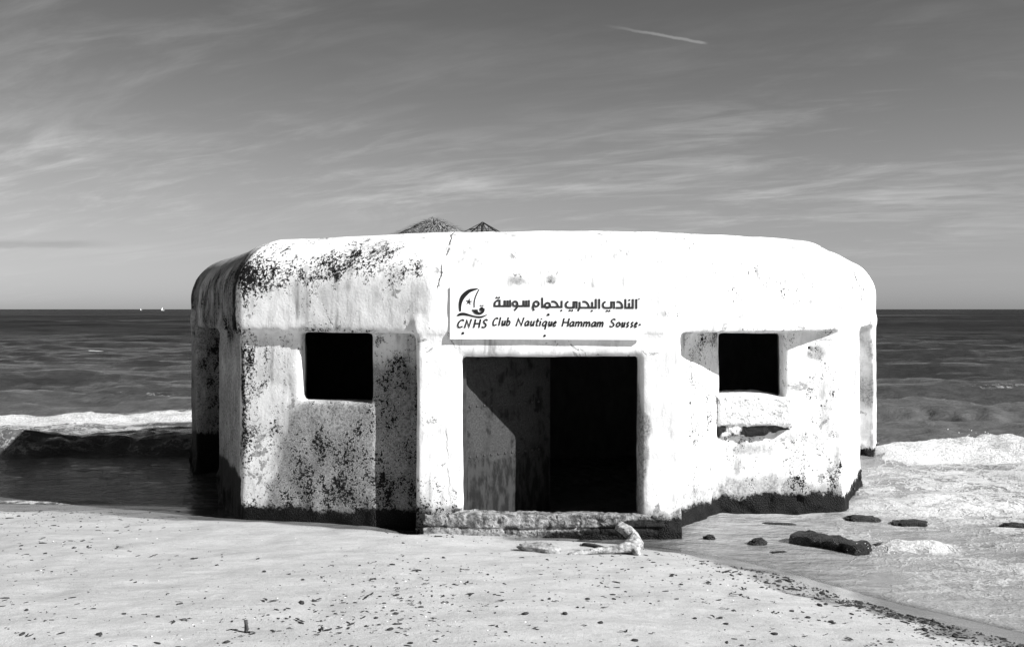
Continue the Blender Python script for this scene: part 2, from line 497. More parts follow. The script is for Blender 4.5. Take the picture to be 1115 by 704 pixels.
for c in ((2.98, 1.17, 1.80, .07), (3.35, 2.0, 1.80, .12), (-3.12, 1.2, 1.80, .12), (-4.30, 3.8, 1.85, .22), (-2.88, .6, 1.82, .06), (2.62, 1.22, 1.62, .05),
          (-1.14, 0, .16, .10), (-.80, 0, .20, .08), (1.16, -.02, .18, .09), (-.76, .02, 1.2, .035)):
    chip(*c)
V, F = surface_nets(f, (xs[0], ys[0], zs[0]), h)
del f

vu, vv, vz = V[:, 0], V[:, 1], V[:, 2]
n1 = fbm(vu * 2.2, vv * 2.2, vz * 2.2, 3, 41); n2 = fbm(vu * 5, vv * 5, vz * 5, 3, 43)
vdw = poly_sdf(WALL, vu, vv); vdb = poly_sdf(BAND, vu, vv)
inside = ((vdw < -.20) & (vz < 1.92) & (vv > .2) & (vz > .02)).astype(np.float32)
isleft = sstep(-.95, -1.15, vu)
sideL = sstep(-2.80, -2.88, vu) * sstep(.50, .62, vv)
sideR = sstep(2.9, 3.05, vu)
bandz = sstep(1.76, 1.86, vz)
dirt = .16 + .08 * n1
# sooty mould along the shoulder of the left roof edge, heaviest at its far end
dirt += isleft * bandz * (1 - sideL) * (bump1(vz, 2.36, .18) * (.52 + .28 * n1 + .38 * sstep(-2.1, -2.65, vu)) + .24 + .12 * n2)
dirt += isleft * bandz * .28 * sstep(2.5, 2.2, vz) * sstep(-2.68, -2.8, vu)
# left window bay: grime, its stain also painting in shade at lower right
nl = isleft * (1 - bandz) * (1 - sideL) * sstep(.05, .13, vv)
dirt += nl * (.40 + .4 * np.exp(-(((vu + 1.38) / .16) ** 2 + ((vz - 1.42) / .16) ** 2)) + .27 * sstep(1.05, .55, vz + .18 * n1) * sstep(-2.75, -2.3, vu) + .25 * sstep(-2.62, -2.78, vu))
stain_shade = nl * (.95 * sstep(-2.55, -1.95, vu + .25 * n1 + .35 * (1.0 - vz)) * sstep(1.75, 1.15, vz) + .22)
stain_shade = np.maximum(stain_shade, nl * .9 * bump1(vu, -1.4, .2) * sstep(1.55, 1.3, vz))
# shaded left flank
dirt += sideL * (.30 + .2 * n1 + .2 * n2 + .25 * bandz * sstep(2.55, 2.3, vz) * sstep(2.0, 2.3, vz)); stain_shade = np.maximum(stain_shade, sideL * (.72 + .35 * n1 + .15 * (1 - bandz)))
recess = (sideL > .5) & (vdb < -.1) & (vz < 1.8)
dirt[recess] += .50; stain_shade[recess] = 1.0
# porch piers
pier = (1 - bandz) * (np.abs(vu) < 1.2) * (vv < .3)
dirt += pier * (.34 * sstep(.85, .2, vz) + .12 * sstep(-.7, -1.1, vu))
stain_shade = np.maximum(stain_shade, pier * .95 * sstep(.36, .18, vz + .06 * n2))
stain_shade = np.maximum(stain_shade, pier * .8 * sstep(.74, .80, vu) * sstep(.88, .80, vu + .05 * n2) * sstep(1.5, 1.2, vz))
# patches over the sign, seam lines in the roof edge
for (cu, cz, ru, rz, a) in ((-.27, 2.245, .09, .05, .75), (.02, 2.255, .05, .05, .85), (-.10, 2.22, .07, .02, .5), (1.15, 2.25, .12, .08, .35), (1.02, 1.96, .12, .06, .45), (1.5, 2.32, .2, .05, .25), (2.2, 2.2, .3, .08, .2), (.92, 2.55, .15, .06, .4)):
    e = np.exp(-(((vu - cu) / ru) ** 2 + ((vz - cz) / rz) ** 2)) * (vv < 1.6)
    stain_shade = np.maximum(stain_shade, a * e); dirt += .3 * a * e
dirt = np.minimum(dirt, .78) + .22 * isleft * bandz * (1 - sideL) * bump1(vu, -2.72, .22) * bump1(vz, 2.30, .17)
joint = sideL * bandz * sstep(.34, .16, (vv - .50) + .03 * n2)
dirt += .35 * joint; stain_shade = np.maximum(stain_shade, .9 * joint)
dirt += bandz * (vv < 1.4) * .30 * np.exp(-((vz - 1.80) / .025) ** 2)
# right bay
nr = sstep(1.15, 1.25, vu) * (1 - bandz) * (1 - sideR)
dirt += nr * (.36 + .15 * n1)
dirt += sstep(.95, 1.1, vu) * bandz * (.27 + .14 * n1)
for (cu, cz, ru, rz, a) in ((2.0, .62, .35, .10, .55), (2.78, .95, .10, .25, .5), (2.5, .75, .2, .1, .4)):
    stain_shade = np.maximum(stain_shade, nr * a * np.exp(-(((vu - cu) / ru) ** 2 + ((vz - cz) / rz) ** 2)))
stain_shade = np.maximum(stain_shade, nr * .68 * sstep(.46, .24, vz + .12 * n1))
stain_shade = np.maximum(stain_shade, nr * .95 * np.exp(-(((vu - 2.68) / .13) ** 2 + ((vz - 1.57) / .08) ** 2)))
stain_shade = np.maximum(stain_shade, nr * .5 * np.exp(-(((vu - 1.45) / .2) ** 2 + ((vz - 1.36) / .05) ** 2)))
dirt += sideR * .12; stain_shade = np.maximum(stain_shade, sideR * (.35 * (1 - bandz) + .3 * n1))
# water line, and a painted shade band under the left bay
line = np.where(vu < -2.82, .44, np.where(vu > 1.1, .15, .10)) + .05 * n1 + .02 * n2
line = np.where((vu > -2.82) & (vu < -1.16) & (vv < 1.2), .17 + .03 * n2 + .03 * n1, line)  # left bay foot: dark colour stands in for the ground shadow
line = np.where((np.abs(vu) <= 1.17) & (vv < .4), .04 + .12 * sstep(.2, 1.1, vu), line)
algae_shade = sstep(line + .12, line - .07, vz) * (1 - inside)
stain_shade = np.clip(stain_shade, 0, 1); dirt = np.clip(dirt, 0, 1.5)
att = dict(dirt=dirt, stain_shade=stain_shade, algae_shade=algae_shade, interior=inside)

bunker = tag(empty('bunker', (OX, OY, 0)), 'whitewashed concrete wartime bunker sunk at the water\'s edge, black mould on its rounded roof', 'bunker')
fc = V[F].mean(1)
fdw = poly_sdf(WALL, fc[:, 0], fc[:, 1])
roof_sel = (fc[:, 2] > 1.78) & ~((fdw < -.2) & (fc[:, 2] < 1.98))
porch_sel = ~roof_sel & (np.abs(fc[:, 0]) < 1.18) & (fc[:, 1] < .33)
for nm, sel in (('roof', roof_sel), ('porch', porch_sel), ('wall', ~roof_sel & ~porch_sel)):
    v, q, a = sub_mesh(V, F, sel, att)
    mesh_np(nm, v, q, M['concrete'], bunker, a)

def sdf_block(name, fn, ext, hh, mat, parent=None, algae_fn=None, loc=None):
    x, y, z = grid(*ext, hh)
    X, Y, Z = np.meshgrid(x, y, z, indexing='ij')
    v, q = surface_nets(fn(X, Y, Z).astype(np.float32), (x[0], y[0], z[0]), hh)
    at = {'algae_shade': algae_fn(v) if algae_fn else np.zeros(len(v))}
    o = mesh_np(name, v, q, mat, parent, at)
    if loc: o.location = loc
    return o

def sbox(X, Y, Z, x0, x1, y0, y1, z0, z1, r):
    qx = np.abs(X - (x0 + x1) / 2) - (x1 - x0) / 2 + r
    qy = np.abs(Y - (y0 + y1) / 2) - (y1 - y0) / 2 + r
    qz = np.abs(Z - (z0 + z1) / 2) - (z1 - z0) / 2 + r
    return np.sqrt(np.maximum(qx, 0) ** 2 + np.maximum(qy, 0) ** 2 + np.maximum(qz, 0) ** 2) + np.minimum(np.maximum(qx, np.maximum(qy, qz)), 0) - r

# broken masonry step across the doorway
def thr(X, Y, Z):
    d = sbox(X, Y, Z, -1.10, 1.02, -.045, .17, -.3, .225, .015)
    course = np.exp(-((Z - .10 - .02 * fbm(X * 2, Y * 0, 0, 2, 3)) / .009) ** 2) * .022
    brick = np.exp(-((np.mod(X + .13 * (Z > .10) + .02 * noise3(X * 3, Z * 3, 0, 8), .31) - .15) / .010) ** 2) * .005 * (noise3(X * 2, 0 * Z, 0, 5) > 0)
    under = np.maximum(.12 - Z, 0) * .35 * sstep(-.9, .3, X)
    return d + course + brick + under + .010 * noise3(X * 3, Y * 6, Z * 9, 17) + .016 * np.maximum(fbm(X * 9, Y * 9, Z * 12, 3, 19), .1) + .010 * (np.abs(noise3(X * 6, Y * 3, Z * 13, 23)) < .07) + .006 * noise3(X * 34, Y * 34, Z * 34, 4)
sdf_block('threshold', thr, (-1.22, 1.15, -.2, .56, -.34, .3), .013, M['rubble'], bunker,
          lambda v: sstep(.16, .0, v[:, 2] - .10 * sstep(.2, .8, v[:, 0])) * sstep(-.5, .3, v[:, 0]))

# thick sill under the right window, its underside broken away
def sill(X, Y, Z):
    top = 1.145 + .02 * np.sin((X - 1.72) * 4) - .03 * sstep(2.15, 2.45, X)
    d = np.maximum(sbox(X, Y, Z, 1.69, 2.42, 1.055, 1.7, .86, 1.25, .03), Z - top)
    brk = sbox(X, Y, Z, 1.685, 2.415, 1.075, 1.6, .75 + .07 * sstep(2.05, 2.45, X), .90, .02) - .018 * fbm(X * 9, Y * 9, Z * 9, 3, 71)
    return np.minimum(d + .008 * fbm(X * 8, Y * 8, Z * 8, 2, 61), brk)
sdf_block('window_sill', sill, (1.62, 2.52, .98, 1.78, .66, 1.3), .015, M['sill'], bunker,
          lambda v: np.clip(sstep(.875, .855, v[:, 2]), 0, 1) * (.62 + .45 * fbm(v[:, 0] * 9, v[:, 1] * 9, v[:, 2] * 9, 3, 3)))

# riveted steel leaf standing ajar inside the doorway
ang = math.radians(40)
bm = bmesh.new(); box(bm, 0, 1.02, 0, .03, .09, 1.60, .004)
leaf = mesh_bm('steel_door', bm, M['door'], bunker)
leaf.location = (-.735, .20, 0); leaf.rotation_euler = (0, 0, ang)
bm = bmesh.new(); bmesh.ops.create_uvsphere(bm, u_segments=10, v_segments=6, radius=.013)
for v in bm.verts: v.co.y *= .7
riv = None
for zz, cnt in ((1.13, 11), (.68, 11)):
    for i in range(cnt):
        if riv is None:
            riv = mesh_bm('rivet', bm, M['rust'], leaf, True); o = riv
        else:
            o = riv.copy(); link(o, leaf)
        o.location = (.05 + i * .082, -.001, zz)
bm = bmesh.new(); box(bm, -.015, .02, -.02, .06, .16, 1.6, .003)
fr = mesh_bm('door_frame', bm, M['rust'], bunker); fr.location = (-.745, .19, 0)

# ------------------------------------------------------------------ the sign, measured in photograph pixels on its own board
PXM = 8.60 / 1084.0
def sp(px, py):                              # board coordinates (metres from the board's centre)
    return ((px - 593.5) * PXM, -(py - 341.0) * PXM)
sign = tag(empty('sign', (0.285, OY - .028, 1.965)), 'white board with Arabic and French club name and sailing emblem bolted over the doorway', 'sign')
bm = bmesh.new(); box(bm, -.823, .838, -.012, .012, -.228, .222, .002)
mesh_bm('board', bm, M['panel'], sign)

def strokes(name, items, mat, fl=.18):
    bm = bmesh.new()
    for pts, r, sm in items:
        if len(pts) == 1:
            x, z = sp(*pts[0][:2]); rr = r * PXM
            bmesh.ops.create_cone(bm, cap_ends=True, segments=14, radius1=rr, radius2=rr, depth=.004,
                                  matrix=Matrix.Translation((x, -.0145, z)) @ Matrix.Rotation(PI / 2, 4, 'X'))
            continue
        pp = [(p[0], p[1], p[2] if len(p) > 2 else r) for p in pts]
        pp = smooth_path(pp, 5) if sm else [np.array(p, float) for p in pp]
        # flat ribbon of real thickness, square ends
        L, R = [], []
        for i, p in enumerate(pp):
            a, c = pp[max(i - 1, 0)], pp[min(i + 1, len(pp) - 1)]
            if not sm and 0 < i < len(pp) - 1:
                d0 = (p - a)[:2]; d1 = (c - p)[:2]
                d0 = d0 / np.linalg.norm(d0); d1 = d1 / np.linalg.norm(d1)
                d = d0 + d1; d = d / max(np.linalg.norm(d), 1e-6)
                k = min(1 / max(float(np.dot(d, d1)), .4), 1.6)
            else:
                d = (c - a)[:2]; d = d / max(np.linalg.norm(d), 1e-6); k = 1
            nrm = np.array([-d[1], d[0]]) * p[2] * k
            ext = 0
            if i == 0: ext = -.35 * p[2]
            if i == len(pp) - 1: ext = .35 * p[2]
            q = p[:2] + d * ext
            L.append(q + nrm); R.append(q - nrm)
        jit = random.uniform(0, .0012)
        def vv(q, y): x, z = sp(*q); return bm.verts.new((x, y - jit, z))
        rows = [(vv(l, -.0155), vv(r_, -.0155), vv(r_, -.0118), vv(l, -.0118)) for l, r_ in zip(L, R)]
        for a, c in zip(rows, rows[1:]):
            for k in range(4):
                bm.faces.new((a[k], a[(k + 1) % 4], c[(k + 1) % 4], c[k]))
        bm.faces.new(rows[0]); bm.faces.new(rows[-1][::-1])
    return mesh_bm(name, bm, mat, sign)

def ring(cx, cy, r, a0=0, a1=360, n=14):
    return [(cx + r * math.cos(math.radians(a0 + (a1 - a0) * i / n)), cy + r * math.sin(math.radians(a0 + (a1 - a0) * i / n))) for i in range(n + 1)]

Z1 = lambda pts: [(580 + x / 9.14, 312 + y / 9.14) for x, y in pts]
Z2 = lambda pts: [((484 + p[0] / 9.61), (308 + p[1] / 9.61)) + ((p[2] / 9.61,) if len(p) > 2 else ()) for p in pts]
rA = 1.08
ar = []
def A1(pts, sm=False): ar.append((Z1(pts), rA, sm))
def A2(pts, sm=False): ar.append((Z2(pts), rA, sm))
def D1(x, y): ar.append((Z1([(x, y)]), 1.12, False))
def D2(x, y): ar.append((Z2([(x, y)]), 1.12, False))
A1([(1036, 122), (1036, 213)])
A1([(1001, 122), (1001, 207), (927, 207), (927, 122)]); A1([(965, 160), (965, 207)]); D1(966, 130)
A1([(843, 148), (868, 150), (890, 172), (896, 207)], True); A1([(898, 207), (836, 207)])
A1([(726, 148), (707, 162), (704, 190), (722, 207), (786, 207)], True); A1([(786, 210), (786, 152), (814, 152), (814, 213)]); D1(743, 238); D1(768, 238)
strokes('arabic_word', ar, M['greyink']); ar.clear()
A1([(666, 122), (666, 213)])
A1([(632, 122), (632, 207), (478, 207)]); A1([(596, 152), (596, 207)]); D1(593, 238); A1([(502, 148), (530, 150), (553, 172), (566, 207)], True)
A1([(470, 152), (471, 190), (466, 215), (455, 238)], True)
A1([(356, 148), (337, 162), (334, 190), (352, 207), (412, 207)], True); A1([(412, 210), (412, 152), (440, 152), (440, 213)]); D1(372, 236); D1(397, 236)
strokes('arabic_word', ar, M['greyink']); ar.clear()
A1([(291, 142), (291, 202), (97, 202), (97, 112)]); D1(289, 236); A1([(192, 148), (222, 150), (245, 172), (258, 202)], True); A1(ring(150, 186, 25), True)
A1(ring(38, 172, 25), True); A1([(14, 176), (4, 205), (14, 236)], True)
strokes('arabic_word', ar, M['greyink']); ar.clear()
A2([(885, 182), (885, 242), (806, 242)]); A2([(856, 186), (856, 242)]); A2([(828, 186), (828, 242)])
A2(ring(740, 218, 24), True); A2([(765, 218), (762, 252), (736, 286)], True); A2([(806, 242), (764, 242)])
A2([(688, 182), (688, 244), (522, 244)]); A2([(660, 186), (660, 244)]); A2([(631, 186), (631, 244)])
A2([(523, 244), (530, 205), (556, 184)], True); A2([(556, 184), (578, 186), (578, 244)]); D2(546, 155); D2(573, 155)
strokes('arabic_word', ar, M['greyink'])

GL = {  # upright glyphs: y 0 baseline, 1 x-height, 1.6 cap height
 'C': [([(.95, 1.35), (.7, 1.58), (.3, 1.35), (.05, .75), (.15, .15), (.5, .0), (.9, .2)], 1)],
 'l': [([(.5, 1.7), (.45, 0)], 0)],
 'u': [([(.1, 1), (.08, .35), (.3, .0), (.6, .12), (.88, .6)], 1), ([(.9, 1), (.92, 0)], 0)],
 'b': [([(.12, 1.7), (.1, .02)], 0), ([(.1, .6), (.45, .98), (.85, .75), (.82, .25), (.45, 0), (.1, .12)], 1)],
 'N': [([(.03, -.05), (.12, 1.5), (.8, .05), (.92, 1.7)], 0)],
 'a': [([(.88, .85), (.55, 1), (.15, .7), (.1, .25), (.35, 0), (.65, .2), (.88, .7)], 1), ([(.9, .95), (.88, .2), (1.0, .0)], 1)],
 't': [([(.5, 1.5), (.42, .3), (.6, 0), (.85, .1)], 1), ([(.1, 1), (.95, 1.05)], 0)],
 'i': [([(.5, 1), (.48, 0)], 0)],
 'q': [([(.88, .85), (.55, 1), (.15, .7), (.1, .25), (.35, 0), (.65, .2), (.88, .7)], 1), ([(.9, .95), (.86, -.65)], 0)],
 'e': [([(.12, .5), (.6, .55), (.85, .75), (.6, 1), (.25, .8), (.08, .4), (.3, .02), (.65, .0), (.95, .2)], 1)],
 'H': [([(.06, 1.65), (.04, 0)], 0), ([(.9, 1.65), (.92, 0)], 0), ([(.05, .8), (.92, .82)], 0)],
 'm': [([(.05, 1), (.05, 0)], 0), ([(.06, .6), (.3, .98), (.48, .8), (.5, 0)], 1), ([(.52, .6), (.76, .98), (.92, .75), (.95, 0)], 1)],
 'S': [([(.9, 1.45), (.6, 1.65), (.22, 1.4), (.3, 1.0), (.75, .65), (.78, .2), (.4, 0), (.05, .15)], 1)],
 'o': [(ring(.5, .5, .45), 1)],
 's': [([(.9, .9), (.5, 1), (.2, .78), (.5, .5), (.8, .3), (.55, 0), (.1, .08)], 1)],
}
def word(items, letters, base, xh, r, slope):
    sh = .22
    for ch, x0, x1 in letters:
        for pts, sm in GL[ch]:
            q = []
            hgt = 1.6 if ch in 'CNHSlb' else 1.0
            w = max((x1 - x0) - sh * xh * hgt, .3)
            for x, y in pts:
                X = x0 + .35 + (w - .5) * x + sh * y * xh
                q.append((X, base + slope * (X - 540) - y * xh))
            items.append((q, r, bool(sm)))
        if ch == 'i':
            X = (x0 + x1) / 2 + sh * 1.4 * xh
            items.append(([(X, base + slope * (X - 540) - 1.5 * xh)], r * 1.1, False))
FRENCH = [('C', 536, 543), ('l', 542.6, 546), ('u', 546, 551), ('b', 551, 557.2), ('N', 562, 571.4), ('a', 571, 577), ('u', 577.3, 582.6), ('t', 582.6, 587.4), ('i', 587, 590),
          ('q', 590.2, 596.5), ('u', 597, 602), ('e', 602, 606.8), ('H', 612, 621), ('a', 620, 626.2), ('m', 626.3, 634.8), ('m', 635, 643.6), ('a', 643.8, 650), ('m', 650, 658),
          ('S', 663.6, 671.4), ('o', 670.9, 676.4), ('u', 676.8, 681.6), ('s', 682, 686), ('s', 686.5, 690.6), ('e', 690.8, 695.0)]
for i0, i1 in ((0, 4), (4, 12), (12, 18), (18, 24)):
    fl = []
    word(fl, FRENCH[i0:i1], 354.4, 5.2, .74, .008)
    strokes('french_word', fl, M['ink'])
ini = []
word(ini, [('C', 497.5, 506), ('N', 505.8, 514), ('H', 515.5, 524.2), ('S', 524.2, 531.8)], 356.8, 5.3, .82, 0.0)
strokes('initials', ini, M['ink'])
em = []
em.append((Z2([(165, 297, 9), (163, 250, 13), (170, 200, 17), (190, 152, 22), (225, 112, 22), (270, 82, 17), (347, 62, 5)]), 1, True))
em.append((Z2([(363, 68, 4), (337, 120, 5), (319, 170, 5), (312, 215, 5), (313, 258, 4)]), 1, True))
for k in range(5):
    a = math.radians(-90 + 72 * k + 8)
    em.append((Z2([(257, 200, 9), (257 + 33 * math.cos(a), 200 + 33 * math.sin(a), 2)]), 1, False))
em.append((Z2([(290, 284, 4), (310, 296, 14), (332, 310, 19), (362, 322, 13), (390, 316, 12), (408, 298, 10), (415, 272, 8)]), 1, True))
em.append((Z2([(318, 290, 10), (346, 290, 9)]), 1, False))
em.append((Z2([(390, 277)]), 2.4, False)); em.append((Z2([(380, 239)]), .8, False)); em.append((Z2([(403, 239)]), .8, False))
em.append((Z2([(138, 344, 9), (165, 331, 14), (205, 328, 14), (250, 337, 10), (300, 350, 8), (350, 359, 9), (395, 356, 9), (443, 337, 4)]), 1, True))
strokes('emblem', em, M['ink'])
bolt = None
for (px_, py_, r_) in ((504.3, 363, 1.5), (593.5, 365.4, 1.4), (597.4, 342.4, 1.5), (697.3, 352.9, 1.15), (696.3, 325, .8)):
    if bolt is None:
        bm = bmesh.new(); bmesh.ops.create_uvsphere(bm, u_segments=12, v_segments=8, radius=1)
        for v in bm.verts: v.co.y *= .6
        bolt = mesh_bm('bolt', bm, M['ink'], sign, True); o = bolt
    else:
        o = bolt.copy(); link(o, sign)
    x, z = sp(px_, py_); o.location = (x, -.014, z); o.scale = [r_ * PXM] * 3
sign.rotation_euler = (0, math.radians(.25), 0)

# ------------------------------------------------------------------ beach and sea bed
SX = np.array([-6000, -60, -30, -10, -5.3, -3.3, -2.4, -.9, .3, 1.2, 1.5, 2.0, 2.3, 2.75, 3.2, 4.5, 10, 100, 6000], float)
SY = np.array([16, 14, 12.6, 10.8, 10.25, 10.1, 9.8, 9.5, 9.1, 8.5, 8.2, 7.8, 7.2, 6.6, 6.1, 4.7, -1.2, -60, -500], float)
def shore_d(X, Y):
    xs_ = np.asarray(X, float)
    y = sum(np.interp(xs_ + o, SX, SY) for o in (-.35, -.15, 0, .15, .35)) / 5
    sl = (np.interp(xs_ + .4, SX, SY) - np.interp(xs_ - .4, SX, SY)) / .8
    return (y - Y) / np.sqrt(1 + sl * sl)
def sand_z(X, Y):
    d = shore_d(X, Y)
    near = np.exp(-(np.maximum(np.abs(X) - 8, 0) / 8) ** 2) * np.exp(-(np.maximum(np.abs(Y - 7) - 6, 0) / 6) ** 2)
    land = .085 * d - .0042 * np.clip(d, 0, 6) ** 2
    land = np.where(d > 6, .085 * 6 - .0042 * 36 + .035 * (d - 6), land)
    land = np.minimum(land, 1.1 + .2 * fbm(X * .05, Y * .05, 0, 3, 2))
    z = np.where(d > 0, land, np.maximum(.10 * d, -2.2))
    z = z + near * (.016 * fbm(X * .9, Y * 1.3, 0, 3, 51) + .008 * fbm(X * 3.5, Y * 5.5, 0, 3, 52)) * sstep(-.1, .5, d)
    u, v = X - OX, Y - OY
    # sand banked against the left bay, scoured along the doorway and at the right corner
    z = z + .015 * bump1(u, -2.2, .9) * bump1(v, .2, .6)
    z = z - .05 * bump1(u, .7, .55) * bump1(v, -.08, .16) - .06 * bump1(u, 1.3, .35) * bump1(v, 0, .3)
    z = z - .035 * bump1(u, -1.25, .22) * bump1(v, .15, .3)
    return z
def axis(parts):
    out = []
    for a, b, n_ in parts: out += list(np.linspace(a, b, n_, endpoint=False))
    return np.array(out + [parts[-1][1]])
gx = axis([(-6000, -300, 6), (-300, -30, 18), (-30, -7, 60), (-7, 6.5, 440), (6.5, 20, 60), (20, 300, 24), (300, 6000, 6)])
gy = axis([(-6000, -200, 6), (-200, -10, 20), (-10, 3.6, 50), (3.6, 11, 270), (11, 30, 60), (30, 300, 20), (300, 20000, 8)])
GX, GY = np.meshgrid(gx, gy, indexing='ij')
GZ = sand_z(GX, GY)
D = shore_d(GX, GY)
def grid_faces(nx, ny):
    i = np.arange(nx * ny).reshape(nx, ny)
    return np.stack([i[:-1, :-1].ravel(), i[1:, :-1].ravel(), i[1:, 1:].ravel(), i[:-1, 1:].ravel()], 1)
rgt = sstep(.6, 1.6, GX)
wetz = .022 + .02 * rgt + .012 * fbm(GX * .8, GY * .8, 0, 3, 77)
wet = sstep(wetz + .018, wetz - .010, GZ)
wet = np.maximum(wet, sstep(.45, .15, (GY - OY) * -1 + .12 - .30 * (GX - OX + 1.2) + .08 * fbm(GX * 2, GY * 2, 0, 2, 78)) * sstep(-1.0, -1.2, GX - OX) * sstep(-5.5, -3.5, GX - OX))  # sand darkened before the left bay as a painted ground shadow
sand = mesh_np('sand_beach', np.stack([GX.ravel(), GY.ravel(), GZ.ravel()], 1), grid_faces(len(gx), len(gy)), M['sand'], None, {'wet': wet.ravel()})
tag(sand, 'pale sand beach strewn with dark bits', None, None, 'structure')

# ------------------------------------------------------------------ the sea
rows = np.concatenate([np.linspace(620, 60, 620), np.linspace(59.5, 8, 150), np.geomspace(7.8, .1, 40)])
sy = 2168.0 / rows
tx = np.linspace(-1, 1, 760)
tx = tx * (.55 + .45 * tx ** 2)
SXg = tx[:, None] * 1.35 * (sy[None, :] + 10); SYg = np.repeat(sy[None, :], len(tx), 0)
X, Y = SXg, SYg
dsh = shore_d(X, Y)
dep0 = -sand_z(X, Y)
amp = sstep(.02, .9, dep0)
warp = 1.2 * fbm(X * .06, Y * .06, 0, 3, 91)
z = np.zeros_like(X)
farfade = 1 - sstep(150, 400, Y)
# swell lines and wind chop
z += amp * farfade * .12 * np.sin(2 * PI * (Y + .10 * X + 2.2 * warp) / 8.5) * (1 + .5 * fbm(X * .05, Y * .03, 0, 2, 92)) * sstep(15, 24, Y)
z += amp * farfade * .14 * (fbm(X * .22, (Y + warp) * .75, 0, 3, 93))
z += amp * .045 * fbm(X * 1.1, Y * 2.6, 0, 3, 94) * (1 - sstep(40, 90, Y))
z += sstep(.0, .25, dep0) * .018 * fbm(X * 2.5, Y * 4.5, 0, 3, 95) * (1 - sstep(25, 45, Y))
foam = np.zeros_like(X)
lump = fbm(X * 1.3, Y * 2.2, 0, 3, 96); lump2 = np.abs(fbm(X * 4.0, Y * 6.0, 0, 3, 90)) - .3
def breaker(x0, x1, yc, slope, height, wf, wb, fo, trail, tr_len, soft=1.5, seed=0):
    global z, foam
    m = sstep(x0 - soft, x0 + soft, X) * sstep(x1 + soft, x1 - soft, X)
    line = yc + slope * X + .35 * fbm(X * .35, 0 * X, seed, 3, 97 + seed)
    hv = height * (1 + .35 * fbm(X * .5, 0 * X, seed + 3.3, 3, 98 + seed))
    t = Y - line + wf * (.55 * fbm(X * 1.1, Y * 2.2, seed, 3, 71) + .3 * fbm(X * 4, Y * 7, seed, 2, 72))
    prof = np.where(t < 0, np.exp(-(t / wf) ** 2), np.exp(-(t / wb) ** 2))
    z += m * hv * prof
    z += m * fo * np.minimum(prof + .5 * prof ** .3, 1) * (.25 * lump + .34 * lump2) * height
    # foam sits on the crest and the shoreward side, and trails behind in lace
    f_ = fo * np.where(t < .1, sstep(-3.0 * wf, -.9 * wf, t), sstep(wb * 1.1, .1, t)) * (t < wb * 1.2)
    f_ = f_ + trail * sstep(tr_len, 0, np.abs(t + tr_len * .5) - tr_len * .5)
    foam = np.maximum(foam, m * f_ * (1 + .25 * fbm(X * .8, Y * 1.5, seed, 3, 99)))
breaker(-60, -5.2, 17.6, 0.0, .13, .32, .45, .64, .46, 1.6, seed=1)       # white breaker on the left
breaker(-60, -3.6, 13.9, -.03, .22, .30, .7, .34, .0, .3, .6, seed=2)    # small dark wave in the bunker's shade
breaker(4.9, 60, 13.0, .06, .17, .40, .6, .72, .42, 1.2, .6, seed=3)   # big breaker on the right
breaker(4.4, 60, 17.5, .12, .24, .9, 1.2, .0, .0, .3, 1, seed=4)         # swell behind it
breaker(3.05, 3.7, 7.2, .30, .07, .08, .12, .85, .2, .2, .2, seed=5)      # splash by the slab
breaker(4.4, 12, 8.0, .18, .06, .2, .5, .30, .35, .8, .7, seed=6)
breaker(3.6, 12, 10.0, .05, .08, .25, .6, .35, .35, 1.0, .7, seed=7)
for (cx, cy, rx, ry, a) in ((-19.8, 47, .5, .25, .95), (18.5, 49, .45, .25, .95), (23.6, 49.5, .7, .25, .9), (-11, 31, 2, .4, .36), (19.0, 34, .4, .2, .7), (-30, 70, .5, .3, .8), (-15, 26, 3, .5, .38), (-9, 24.5, 2, .4, .36), (12, 24, 2.0, .35, .36)):
    foam = np.maximum(foam, a * np.exp(-(((X - cx) / rx) ** 2 + ((Y - cy) / ry) ** 2)))
right_sh = sstep(.8, 1.8, X) * sstep(14.5, 11.5, Y - .12 * X)
foam = np.maximum(foam, sstep(1.6, 3.2, X) * right_sh * (.43 + .20 * fbm(X * .55, Y * .9, 0, 3, 55)))
# thin white rim where the swash stops
rim = np.exp(-((dep0 - .012) / .012) ** 2) * (.75 + .3 * fbm(X * 2, Y * 2, 0, 2, 12))
foam = np.maximum(foam, rim * np.where(X < 0, sstep(-3.6, -4.3, X) * .8, .30))
turb = np.clip(np.maximum(right_sh * (.75 + .2 * fbm(X * .5, Y * .8, 0, 3, 58)), .20 * sstep(30, 14, Y) + .05 * sstep(90, 30, Y)) , 0, 1)
turb = np.where(X < .8, np.minimum(turb, .25 + .08 * fbm(X, Y * 2, 0, 2, 59)), turb)
att = {'foam': np.clip(foam, 0, 1.15).ravel(), 'turb': turb.ravel(), 'depth': (dep0 + z).ravel()}
sea = mesh_np('sea', np.stack([X.ravel(), Y.ravel(), z.ravel()], 1), grid_faces(*X.shape), M['water'], None, att)
tag(sea, 'choppy sea with white breakers', None, None, 'structure')

# spray thrown up where waves break
def spray(cx, cy, cz, n_, sx, sy_, sz, rmax):
    out = []
    for _ in range(n_):
        t = random.random() ** 1.6
        out.append((cx + random.gauss(0, sx), cy + random.gauss(0, sy_), cz + t * sz, random.uniform(.25, 1) * rmax))
    return out
drops = spray(6.3, 13.5, .16, 60, .16, .1, .22, .007) + spray(2.98, 8.15, .03, 60, .10, .06, .14, .005)
for i in range(30):
    drops += spray(random.uniform(4.9, 9), 13.4, .12, 14, .22, .12, .10, .0045)
bm = bmesh.new()
for x_, y_, z_, r_ in drops:
    bmesh.ops.create_icosphere(bm, subdivisions=1, radius=r_, matrix=Matrix.Translation((x_, y_, z_)))
tag(mesh_bm('sea_spray', bm, M['droplet'], None, True), 'white spray droplets flung up above the breaking wave on the right', 'spray', None, 'stuff')

